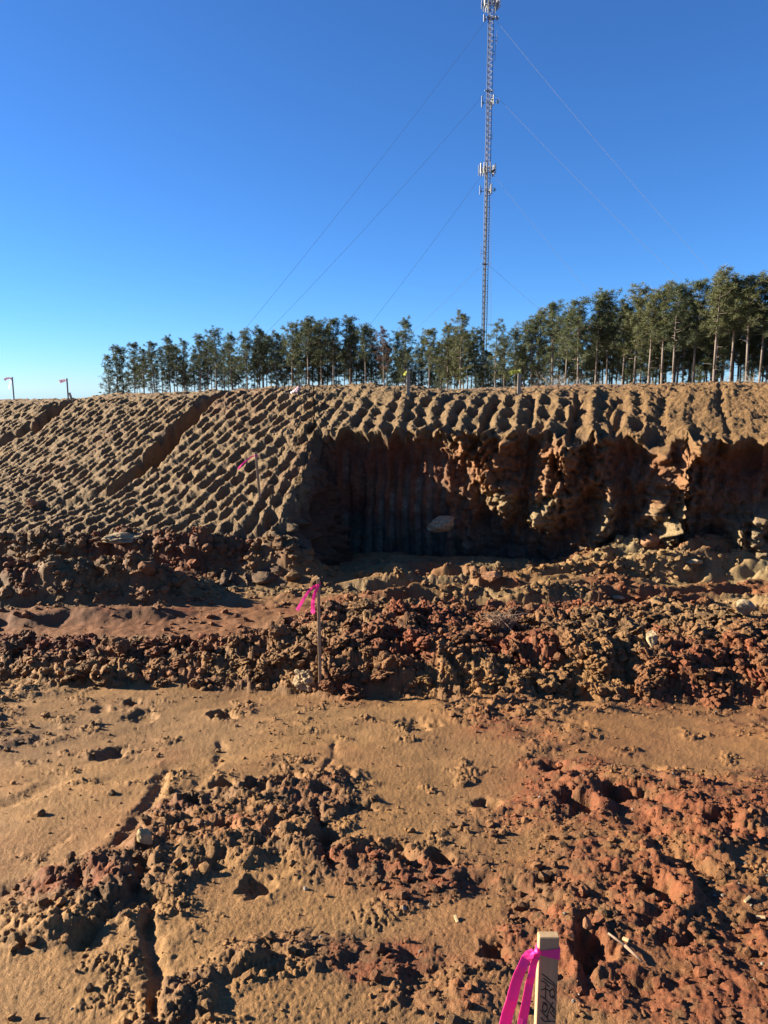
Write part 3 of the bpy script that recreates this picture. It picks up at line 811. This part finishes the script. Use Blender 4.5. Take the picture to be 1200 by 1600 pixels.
# ------------------------------------------------------------------ stakes with flagging
def ribbon_mesh(name, pts, w, side, thick=.0012, twist=0., taper=.0):
    """a strip along pts, width along side, two-sided with real thickness"""
    mb = MB(); n = len(pts); side = Vector(side).normalized(); rows_ = []
    for i, p in enumerate(pts):
        p = Vector(p); t = (Vector(pts[min(i + 1, n - 1)]) - Vector(pts[max(i - 1, 0)])).normalized()
        s = (side - t * side.dot(t)).normalized(); s = Matrix.Rotation(twist * i / (n - 1), 3, t) @ s
        nn = t.cross(s); p = p + nn * w * .10 * math.sin(i * 2.3 + w * 900); hw = w / 2 * (1 - taper * (1 - i / (n - 1)))
        rows_ += [p - s * hw - nn * thick / 2, p + nn * (hw * .03) - nn * thick / 2, p + s * hw - nn * thick / 2, p + s * hw + nn * thick / 2, p + nn * (hw * .03) + nn * thick / 2, p - s * hw + nn * thick / 2]
    fs = []
    for i in range(n - 1):
        for k in range(6):
            a, b = i * 6 + k, i * 6 + (k + 1) % 6
            fs.append((a, b, b + 6, a + 6))
    fs += [(5, 4, 3, 2, 1, 0), tuple((n - 1) * 6 + k for k in range(6))]
    mb.add(rows_, fs)
    return mb
def bez(a, b, c, d, n=12):
    a, b, c, d = map(Vector, (a, b, c, d)); o = []
    for i in range(n + 1):
        t = i / n; o.append(a * (1 - t) ** 3 + b * 3 * t * (1 - t) ** 2 + c * 3 * t * t * (1 - t) + d * t ** 3)
    return o
def stake(foot, hgt, label, tails, ribmat=M_PINK, w=.038, th=.019, rz=0., lean=(0, 0), wood=M_WOOD, bury=.3, name='survey_stake', knot=.05, band=.03):
    root = empty(name, foot)
    root.rotation_euler = (lean[0], lean[1], rz)
    mb = MB(); mb.box((0, 0, (hgt - bury) / 2), (w / 2, th / 2, (hgt + bury) / 2), None, .0015)
    mb.obj('lath', wood, root)
    if ribmat:
        zb = hgt - knot
        mb = MB(); e = .0016
        vs_ = []; n = 0
        ring = [(-w / 2 - e, -th / 2 - e), (0, -th / 2 - e * 1.3), (w / 2 + e, -th / 2 - e), (w / 2 + e, th / 2 + e), (0, th / 2 + e * 1.3), (-w / 2 - e, th / 2 + e)]
        offs = [0, .25, .8, .8, .4, 0]
        for (xx, yy), q in zip(ring, offs):
            hh = band * (.25 + .75 * min(1, abs(xx + w / 2 + e) / w + .0))
            vs_ += [(xx, yy, zb - hh * .65), (xx, yy, zb + hh * .35)]
        fs = [(2 * k, 2 * ((k + 1) % 6), 2 * ((k + 1) % 6) + 1, 2 * k + 1) for k in range(6)]
        mb.add(vs_, fs)
        kb = Vector((-w / 2 - .003, -th / 2 - .001, zb))
        rb = mb.obj('ribbon', ribmat, root)
        V = lumpy(I2, 60, .3, 1.6) * np.array([.006, .007, .009])
        me = np_mesh('knot', V + np.array(kb), F2); link('knot', me, ribmat, rb)
        for pts, wd, side, tw in tails:
            IR = Matrix.Rotation(-rz, 3, 'Z')
            P = bez(*[kb + IR @ Vector(q) for q in pts]); side = IR @ Vector(side)
            ribbon_mesh('tail', P, wd, side, twist=tw, taper=.45).obj('tail', ribmat, rb)
    return tag(root, label, 'stake', None)

# near stake: its top in the picture fixes it
yn = 1.215
ptop = at_y(858.5, 1465, yn)
zt = ptop.z
gx, gy = ptop.x, yn + .0085
gz = low_z(gx, gy)
near = stake((gx, gy, gz), zt - gz, 'wooden survey stake with black marker writing and a bright pink ribbon',
             [([(0, 0, 0), (-.03, .0, .012), (-.050, -.02, -.09), (-.085, -.03, -.26)], .026, (1, -.15, .25), -.35),
              ([(0, -.002, -.002), (-.012, -.01, -.02), (-.020, -.015, -.10), (-.046, -.025, -.26)], .020, (1, .1, .1), .4)], th=.017, knot=.030, band=.024, name='survey_stake')
# handwriting on its face
STROKES = [[(125, 765), (220, 835), (320, 920), (400, 990)], [(150, 840), (230, 900), (320, 960), (400, 1080)], [(110, 880), (170, 905), (250, 985)], [(185, 960), (190, 1060), (185, 1170)], [(115, 1035), (180, 1010), (255, 1050)],
           [(300, 1010), (258, 1060), (262, 1130), (300, 1175), (345, 1125), (335, 1060), (300, 1010)], [(300, 1130), (380, 1210)], [(105, 1135), (190, 1190), (260, 1270), (330, 1350)], [(135, 1240), (215, 1300)],
           [(180, 1240), (135, 1300), (140, 1370), (175, 1405), (215, 1350), (210, 1280), (180, 1240)], [(310, 1240), (265, 1330), (225, 1420)], [(270, 1300), (330, 1360), (370, 1390)], [(325, 1345), (300, 1390), (355, 1430), (345, 1480)],
           [(105, 1370), (160, 1440), (220, 1500), (240, 1560)], [(225, 1430), (215, 1510)], [(265, 1400), (320, 1480), (390, 1510)], [(110, 1500), (170, 1560), (270, 1555), (395, 1560)]]
mb = MB(); yface = gy - .0085 - .0006
for s in STROKES:
    pts = [at_y(835 + a / 10.667, 1450 + b / 10.667, yface) - Vector((gx, gy, gz)) for a, b in s]
    pts = [Vector((min(max(q.x, -.0182), .0182), q.y, q.z)) for q in pts]
    for a, b in zip(pts[:-1], pts[1:]):
        mb.tube(a, b, .0009, .0009, 5)
mb.obj('marker_writing', M_INK, near)

def px_stake(u, vtop, vfoot, label, tails, foot=None, **k):
    f = foot or surf_hit(u, vfoot)
    zt_ = at_y(u, vtop, f.y).z
    h = zt_ - f.z
    return stake(f, h, label, tails, **k)
f2 = px_ground(500.5, 1084); f2 = Vector((f2[0], f2[1], low_z(*f2)))
px_stake(500.5, 903, 1084, 'thin wooden stake with two pink ribbon tails at the foot of the churned berm',
         [([(0, 0, 0), (-.05, 0, .01), (-.09, 0, -.06), (-.165, -.01, -.19)], .027, (.75, -.1, -.65), .35), ([(0, 0, 0), (-.02, 0, -.03), (-.055, 0, -.09), (-.045, -.01, -.215)], .034, (.98, -.1, -.2), .3)], foot=f2, rz=R(78), th=.016, w=.036, lean=(0, R(-.6)))
px_stake(406, 706, 778, 'wooden stake with a streaming pink ribbon on the dimpled slope',
         [([(0, 0, 0), (-.07, 0, -.02), (-.14, -.02, -.07), (-.25, -.02, -.17)], .026, (.53, 0, -.85), .5)], rz=R(10), lean=(0, R(-3.5)), w=.036)
px_stake(22, 589, 625, 'grey stake with a faded whitish pink ribbon alone on the crest', [([(0, 0, 0), (-.06, 0, .04), (-.12, 0, .02), (-.2, 0, -.03)], .07, (0, -.3, 1), .4), ([(0, 0, 0), (-.03, 0, -.05), (-.05, 0, -.12), (-.09, 0, -.26)], .06, (.9, -.3, .1), .4)], ribmat=M_PALEPINK, wood=M_WOODW, w=.032)
px_stake(107, 591, 628, 'grey stake with a short pink ribbon beside a leaning stub', [([(0, 0, 0), (-.05, 0, .0), (-.12, 0, -.02), (-.17, 0, -.04)], .09, (0, -.3, 1), .3)], ribmat=M_PALEPINK, wood=M_WOODW, w=.032)
px_stake(113, 613, 628, 'short leaning stub of a stake next to a flagged stake', [([(0, 0, 0), (-.03, 0, -.02), (-.04, 0, -.06), (-.05, 0, -.12)], .04, (.9, -.3, .1), .3)], ribmat=M_PALEPINK, wood=M_WOODW, w=.05, lean=(0, R(-16)))
px_stake(467, 600, 613, 'low stake stub with drooping pink ribbon on the crest of the dimpled bank', [([(0, 0, 0), (-.02, 0, -.02), (-.04, 0, -.06), (-.12, 0, -.13)], .05, (.9, -.3, .1), .3), ([(0, 0, 0), (.01, 0, -.02), (.0, 0, -.06), (-.04, 0, -.13)], .045, (.9, -.3, .1), .3)], ribmat=M_PALEPINK, wood=M_WOODW, w=.04, lean=(0, R(8)))
px_stake(638, 576, 617, 'pale stake with a small yellow tie among the pines behind the crest', [([(0, 0, 0), (-.02, 0, -.01), (-.03, 0, -.03), (-.04, 0, -.06)], .05, (.9, -.3, .1), .3)], ribmat=M_LIME, wood=M_WOODW, w=.055)
px_stake(811, 577, 616, 'pale stake with a fluttering lime yellow ribbon on the crest', [([(0, 0, 0), (-.03, 0, .02), (-.06, 0, .01), (-.14, 0, -.02)], .07, (0, -.3, 1), .4), ([(0, 0, 0), (.02, 0, .06), (.03, 0, .03), (.02, 0, .01)], .06, (.9, -.3, .1), .4)], ribmat=M_LIME, wood=M_WOODW, w=.055)

# ------------------------------------------------------------------ pines
def pine_proto(seed, crown0, wid, dens, lean=.01, tufts=10, drop=.0):
    """unit height pine: returns trunk mesh (with limbs) and crown mesh"""
    rg_ = random.Random(seed)
    tb = MB(); H = 1.0
    bx, by = rg_.uniform(-lean, lean), rg_.uniform(-lean, lean)
    def ax(h):
        return Vector((bx * h + .006 * math.sin(h * 5 + seed), by * h + .006 * math.cos(h * 4 + seed), h))
    hs = [0, .04, .2, .4, .6, .8, .93, 1.0]; rs = [.0125, .0105, .0094, .0082, .0066, .0043, .002, .0008]
    tb.path([ax(h) for h in hs], rs, 8)
    V = []; F = []
    def tuft(c, r_):
        for _ in range(tufts + 3):
            d = Vector((rg_.gauss(0, 1), rg_.gauss(0, 1), rg_.gauss(.3, .6))).normalized()
            s = d.orthogonal().normalized(); s = Matrix.Rotation(rg_.uniform(0, 6.28), 3, d) @ s
            l = r_ * rg_.uniform(.7, 1.3); w = r_ * .10
            a = c + d * l * .1; b = len(V)
            V.extend([tuple(a - s * w * .5), tuple(a + s * w * .5), tuple(a + d * l + s * w * .35), tuple(a + d * l - s * w * .35)]); F.append((b, b + 1, b + 2, b + 3))
    nb = int(40 * dens)
    for k in range(nb):
        q = (k + rg_.random()) / nb
        h = crown0 + (0.975 - crown0) * q ** .9
        prof = math.sin(math.pi * min(.97, .20 + .72 * q)) ** .55
        L = wid * prof * rg_.uniform(.40, 1.15) * (1 - .25 * q)
        if rg_.random() < .15: L *= .4
        a = k * 2.4 + rg_.uniform(-.6, .6); up = -.05 + .85 * q + rg_.uniform(-.25, .3) - drop
        p0 = ax(h); d = Vector((math.cos(a), math.sin(a), up)).normalized()
        p1 = p0 + d * L * .55 + Vector((0, 0, -.06 * L)); p2 = p0 + d * L + Vector((0, 0, .06 * L))
        tb.path([p0, p1, p2], [.0026 * (1 - .6 * q), .0017 * (1 - .5 * q), .0007], 4)
        for sb in range(4):                             # side twigs carry the needle clumps
            t = rg_.uniform(.35, 1.0) if sb else 1.0
            c0 = (p0.lerp(p1, t / .55) if t < .55 else p1.lerp(p2, (t - .55) / .45))
            e = c0 + Vector((rg_.gauss(0, .3), rg_.gauss(0, .3), rg_.gauss(.15, .25))) * wid * .42 * (.5 if not sb else 1)
            tb.path([c0, e], [.0009, .0004], 3)
            for j in range(4):
                c = c0.lerp(e, .25 + .85 * rg_.random()) + Vector((rg_.gauss(0, .007), rg_.gauss(0, .007), rg_.gauss(0, .006)))
                tuft(c, .017 * rg_.uniform(.7, 1.35))
    for k in range(5): tuft(ax(.97 + .006 * k), .017)
    for k in range(12):                                # dead stubs below the crown
        h = rg_.uniform(.2, crown0 + .05); a = rg_.uniform(0, 6.28); p0 = ax(h); L = rg_.uniform(.02, .07)
        p1 = p0 + Vector((math.cos(a), math.sin(a), rg_.uniform(-.2, .3))) * L
        tb.path([p0, p1], [.0016, .0004], 4)
    me = bpy.data.meshes.new('crown'); me.from_pydata(V, [], F); me.update()
    return tb.mesh('trunk', True), me
PROTO = []
for k, (c0, wd, dn) in enumerate([(.56, .17, 1.2), (.62, .15, 1.05), (.50, .175, 1.35), (.64, .165, 1.1), (.46, .165, 1.3), (.54, .19, 1.35), (.68, .15, .95), (.10, .20, 2.2), (.38, .17, 1.4), (.52, .16, .7)]):
    t_, c_ = pine_proto(500 + k, c0, wd, dn, tufts=10)
    t_.materials.append(M_BARK)
    c_.materials.append(M_NEEDLE[0])
    PROTO.append((t_, c_))
KIND = ['broad topped', 'high crowned', 'thick crowned', 'long trunked', 'deep crowned', 'wide spreading', 'small topped', 'low branched', 'low crowned', 'thin crowned']
TONE = ['dark green', 'mid green', 'olive green', 'rusty']
def look(kind, tone, where):
    return KIND[kind] + ' ' + TONE[tone] + ' pine ' + where
GZ = -2.6
def ground_at(d): return GZ - .02
def pine(u, vtop, dist, kind, tone, label, group, name='pine_tree'):
    d = ray(u, vtop); t = dist / d.y
    px_, py, pz = d.x * t, dist, EYE + d.z * t
    h = pz - ground_at(dist) + .35
    root = empty(name, (px_, py, ground_at(dist) - .35)); root.scale = (h, h, h); root.rotation_euler = (0, 0, random.uniform(0, 6.28))
    t_, cs = PROTO[kind]
    link('trunk', t_, None, root); cr = link('crown', cs, None, root)
    cr.material_slots[0].link = 'OBJECT'; cr.material_slots[0].material = (M_NEEDLE + [M_RUST])[tone]
    tag(root, label, 'tree', group)
    return root
def dist_at(u): return float(np.interp(u, [120, 300, 600, 760, 900, 1200], [165, 150, 122, 108, 96, 78]))
FRONT = [(168, 556), (180, 541), (189, 545), (207, 537), (222, 545), (238, 536), (262, 527), (286, 532), (310, 526), (334, 517), (360, 523), (384, 518), (404, 513), (431, 520), (455, 508), (481, 498), (501, 506), (521, 500), (546, 497), (571, 509), (634, 500), (672, 516), (700, 508), (722, 490), (776, 504), (790, 530), (806, 517), (822, 508), (834, 500),
         (846, 486), (867, 474), (889, 486), (907, 472), (938, 461), (953, 462), (978, 474), (1000, 452), (1022, 459), (1044, 446), (1062, 448), (1094, 441), (1129, 424), (1152, 437), (1178, 432), (1198, 436), (1228, 430), (1256, 440)]
for i, (u, v) in enumerate(FRONT):
    if u < 200:
        pine(u, v, dist_at(u) + (u - 180) * .2, 7, 1, 'pine branched almost to the ground at the open end of the treeline', 'low branched end pines')
    elif u == 776:
        pine(u, v, 104, 9, 1, 'thin crowned pine standing right beside the foot of the mast', None)
    else:
        far = u < 600
        mast = 600 <= u < 840
        where, grp = (('in the front row behind the dimpled slope', 'pines behind the dimpled slope') if far else (('in the clump around the foot of the mast', 'pines around the mast') if mast else ('in the front row behind the dug wall', 'pines behind the dug wall')))
        kind = random.choice([0, 2, 4, 5, 8, 1] if far else ([2, 5, 8, 4, 0] if mast else [0, 1, 3, 6, 5, 2])); tone = random.choice([0, 1, 1, 2] if not far else [0, 0, 1, 1])
        pine(u, v, dist_at(u) + random.uniform(-3, 3), kind, tone, look(kind, tone, where), grp)
rustp = pine(599, 514, 121, 9, 3, 'dying pine with thin rusty brown crown among green pines', None)
for k in range(175):
    u = 196 + (1290 - 196) * (k + random.random()) / 175
    v0 = float(np.interp(u, [f[0] for f in FRONT], [f[1] for f in FRONT]))
    D = dist_at(u)
    far = u < 600; mast = 600 <= u < 840
    where, grp = (('deeper in the woods beyond the dimpled slope', 'inner pines beyond the dimpled slope') if far else (('deeper in the clump behind the mast', 'inner pines behind the mast') if mast else ('shaded among trunks deeper beyond the dug wall', 'inner pines beyond the dug wall')))
    up = random.uniform(6, 52) if far else random.uniform(14, 85)
    up = min(up, 600 - v0 - 18)
    kind = random.choice([8, 4, 2, 8, 0] if far else [8, 2, 4, 5, 8, 0]); tone = random.choice([0, 0, 1])
    pine(u, v0 + up, D + random.uniform(4, 24), kind, tone, look(kind, tone, where), grp)
# young evergreens and bare saplings at the wood's edge
for u, v, lab in [(1092, 572, 'low bushy evergreen in front of the tall trunks'), (1170, 568, 'rounded young evergreen under the tall pines'), (690, 560, 'dense young evergreen near the foot of the mast'), (745, 572, 'small young pine behind the mast foot'), (470, 566, 'young evergreen between slim trunks behind the stub'), (990, 570, 'dark young evergreen under the pines beyond the orange bank')]:
    pine(u, v, dist_at(u) + 2, 7, 0, lab, None, 'young_evergreen')
def sapling_mesh(seed):
    rg_ = random.Random(seed); mb = MB()
    def grow(p, d, L, r_, lev):
        q = p + d * L
        mb.tube(p, q, r_, r_ * .6, 4, False)
        if lev == 0: return
        for _ in range(3 if lev > 1 else 4):
            nd = (d + Vector((rg_.gauss(0, .5), rg_.gauss(0, .5), rg_.gauss(.15, .3)))).normalized()
            grow(p.lerp(q, rg_.uniform(.45, 1)), nd, L * rg_.uniform(.5, .75), r_ * .6, lev - 1)
    for _ in range(3): grow(Vector((rg_.gauss(0, .05), rg_.gauss(0, .05), 0)), Vector((rg_.gauss(0, .2), rg_.gauss(0, .2), 1)).normalized(), .42, .010, 4)
    return mb.mesh('branches')
saps = [sapling_mesh(900 + k) for k in range(3)]
for s in saps: s.materials.append(M_TWIG)
for u, v in [(862, 566), (880, 572), (930, 578), (955, 580), (1150, 572), (1195, 565), (905, 590), (836, 585), (1010, 585)]:
    D = dist_at(u) - 4; d = ray(u, v); t = D / d.y
    h = EYE + d.z * t - ground_at(D) + .1
    o = link('bare_sapling', saps[int(u) % 3], None, None, (d.x * t, D, ground_at(D) - .1)); o.scale = (h, h, h); o.rotation_euler = (0, 0, u * 1.7)
    tag(o, 'leafless pale branched sapling at the edge of the pines', 'sapling', 'bare saplings along the wood edge')

# ------------------------------------------------------------------ guyed lattice mast
TD = 150.0
tp = at_y(755, 560, TD)
TX = tp.x
mast = empty('lattice_mast', (TX, TD, GZ))
def mz(v): return at_y(755, v, TD).z - GZ
TOP = mz(-14)
FW = 1.04; RC = FW / math.sqrt(3)
va = [math.radians(a) for a in (90 + 8, 210 + 8, 330 + 8)]
VX = [Vector((math.cos(a) * RC, math.sin(a) * RC, 0)) for a in va]
for p in VX:
    mb = MB(); mb.tube(p + Vector((0, 0, -.2)), p + Vector((0, 0, TOP)), .062, .055, 8); mb.obj('leg', M_STEEL, mast, True)
mb = MB(); bay = 1.05; nb = int(TOP / bay)
for i in range(nb):
    z0, z1 = i * bay, (i + 1) * bay; ze = (z0 + z1) / 2
    for k in range(3):
        a, b = VX[k], VX[(k + 1) % 3]
        mb.tube(a + Vector((0, 0, z0)), b + Vector((0, 0, z0)), .028, n=4, cap=False)
        mb.tube(a + Vector((0, 0, z0)), b + Vector((0, 0, ze)), .022, n=4, cap=False)
        mb.tube(b + Vector((0, 0, ze)), a + Vector((0, 0, z1)), .022, n=4, cap=False)
o = mb.obj('bracing', M_STEEL, mast); tag(o, kind='stuff')
mb = MB()
for k, (dx, dy) in enumerate([(0, -.12), (.08, -.05), (-.05, .05), (.15, .02)]):
    mb.tube((dx, dy, 0), (dx, dy, mz([2, 155, 262, 295][k])), .045, n=6)
mb.obj('feed_lines', M_DARK, mast)
def array(v, layout, nm='antenna_array'):
    """layout: (dx, dy, height, kind) in metres round the mast axis"""
    z0 = mz(v)
    mb = MB()
    ring = []
    for dx, dy, hh, kd in layout:
        mb.tube((dx * .2, dy * .2, z0 - .25), (dx, dy, z0 - .2), .045, n=5); mb.tube((dx * .2, dy * .2, z0 + .35), (dx, dy, z0 + .3), .035, n=5)
        mb.tube((dx, dy, z0 - hh * .55), (dx, dy, z0 + hh * .55), .04, n=6)
    fr = mb.obj('antenna_mount', M_STEEL, mast)
    for i, (dx, dy, hh, kd) in enumerate(layout):
        q = Vector((dx, dy, 0)); n = q.normalized() if q.length else Vector((1, 0, 0))
        M = Matrix.Rotation(math.atan2(n.y, n.x), 3, 'Z')
        if kd == 'p':
            b = MB(); b.box(q + n * .16 + Vector((0, 0, z0)), (.05, .10, hh / 2), M, .02); b.obj('panel_antenna', M_PANEL, fr)
            b = MB(); b.box(q - n * .14 + Vector((0, 0, z0 - hh * .12)), (.08, .11, .24), M, .02); b.obj('radio_unit', M_DARK, fr)
        elif kd == 'w':
            b = MB(); b.tube(q + Vector((0, 0, z0)), q + Vector((0, 0, z0 + hh)), .035, .02, 6); b.obj('whip_antenna', M_PANEL, fr)
        elif kd == 'd':
            b = MB(); b.tube(q + n * .05 + Vector((0, 0, z0)), q + n * .3 + Vector((0, 0, z0)), .12, .32, 14); b.obj('dish', M_PANEL, fr, True)
def star(n, rad, hh, a0, kd='p', spread=.5):
    o = []
    for s in range(3):
        a = a0 + s * 2.094
        for k in range(n):
            f = (k - (n - 1) / 2) * spread
            o.append((math.cos(a) * rad - math.sin(a) * f, math.sin(a) * rad + math.cos(a) * f, hh * random.uniform(.85, 1.1), kd))
    return o
array(4, star(4, 1.25, 2.3, .3, 'p', .62))
array(29, [(-1.15, -.2, 1.3, 'p'), (1.3, -.2, .6, 'p'), (.75, -.5, .7, 'd')])
array(62, [(1.25, -.1, 1.6, 'w')]); array(84, [(.95, -.3, 2.6, 'w')])
array(159, star(1, 1.2, 1.9, 3.2) + [(.7, -.5, 1.6, 'p'), (1.7, -.1, .7, 'p'), (.45, -.6, .9, 'd')])
array(215, [(.75, -.3, .9, 'w')])
array(265, star(4, 1.25, 1.9, .15, 'p', .58))
array(297, star(1, 1.2, 1.9, 3.14) + [(.75, -.4, 1.8, 'p'), (1.5, -.3, .5, 'p')])
array(395, [(-.95, -.2, 1.9, 'w')]); array(345, [(-.2, -.7, .4, 'p')])
# star mounts where the guys leave, and the guys
guy = [math.radians(a) for a in (-30, 80, 210)]
for v, rad in ((29, 1.0), (143, 1.0), (413, 1.0)):
    z0 = mz(v); mb = MB()
    pts = [Vector((math.cos(a) * rad, math.sin(a) * rad, z0)) for a in guy]
    for k in range(3):
        mb.box(pts[k] * .6 + Vector((0, 0, z0 * .4)), (.42, .06, .07), Matrix.Rotation(guy[k], 3, 'Z')); mb.tube(VX[k] + Vector((0, 0, z0)), VX[(k + 1) % 3] + Vector((0, 0, z0)), .07, n=6)
    mb.obj('guy_bracket', M_STEEL, mast)
ANCH = [(60, .25), (32, .25)]
for gi, a in enumerate(guy):
    for v, R_ in ((31, 62), (146, 60), (270, 40), (415, 36)):
        z0 = mz(v); p0 = Vector((math.cos(a) * .8, math.sin(a) * .8, z0)); p1 = Vector((math.cos(a) * R_, math.sin(a) * R_, .05))
        mb = MB(); n = 14; pts = []
        for i in range(n + 1):
            t = i / n; q = p0.lerp(p1, t); q.z -= 1.1 * 4 * t * (1 - t) * (R_ / 60); pts.append(q)
        r_ = .021
        mb.path(pts, [r_] * (n + 1), 5)
        mb.obj('guy_wire', M_CABLE, mast)
mb = MB(); mb.box((0, 0, .1), (1.2, 1.2, .35), None, .04); mb.obj('footing', M_STONE_G, mast)
tag(mast, 'tall grey guyed lattice radio mast carrying white antenna panels above the pines', 'mast')
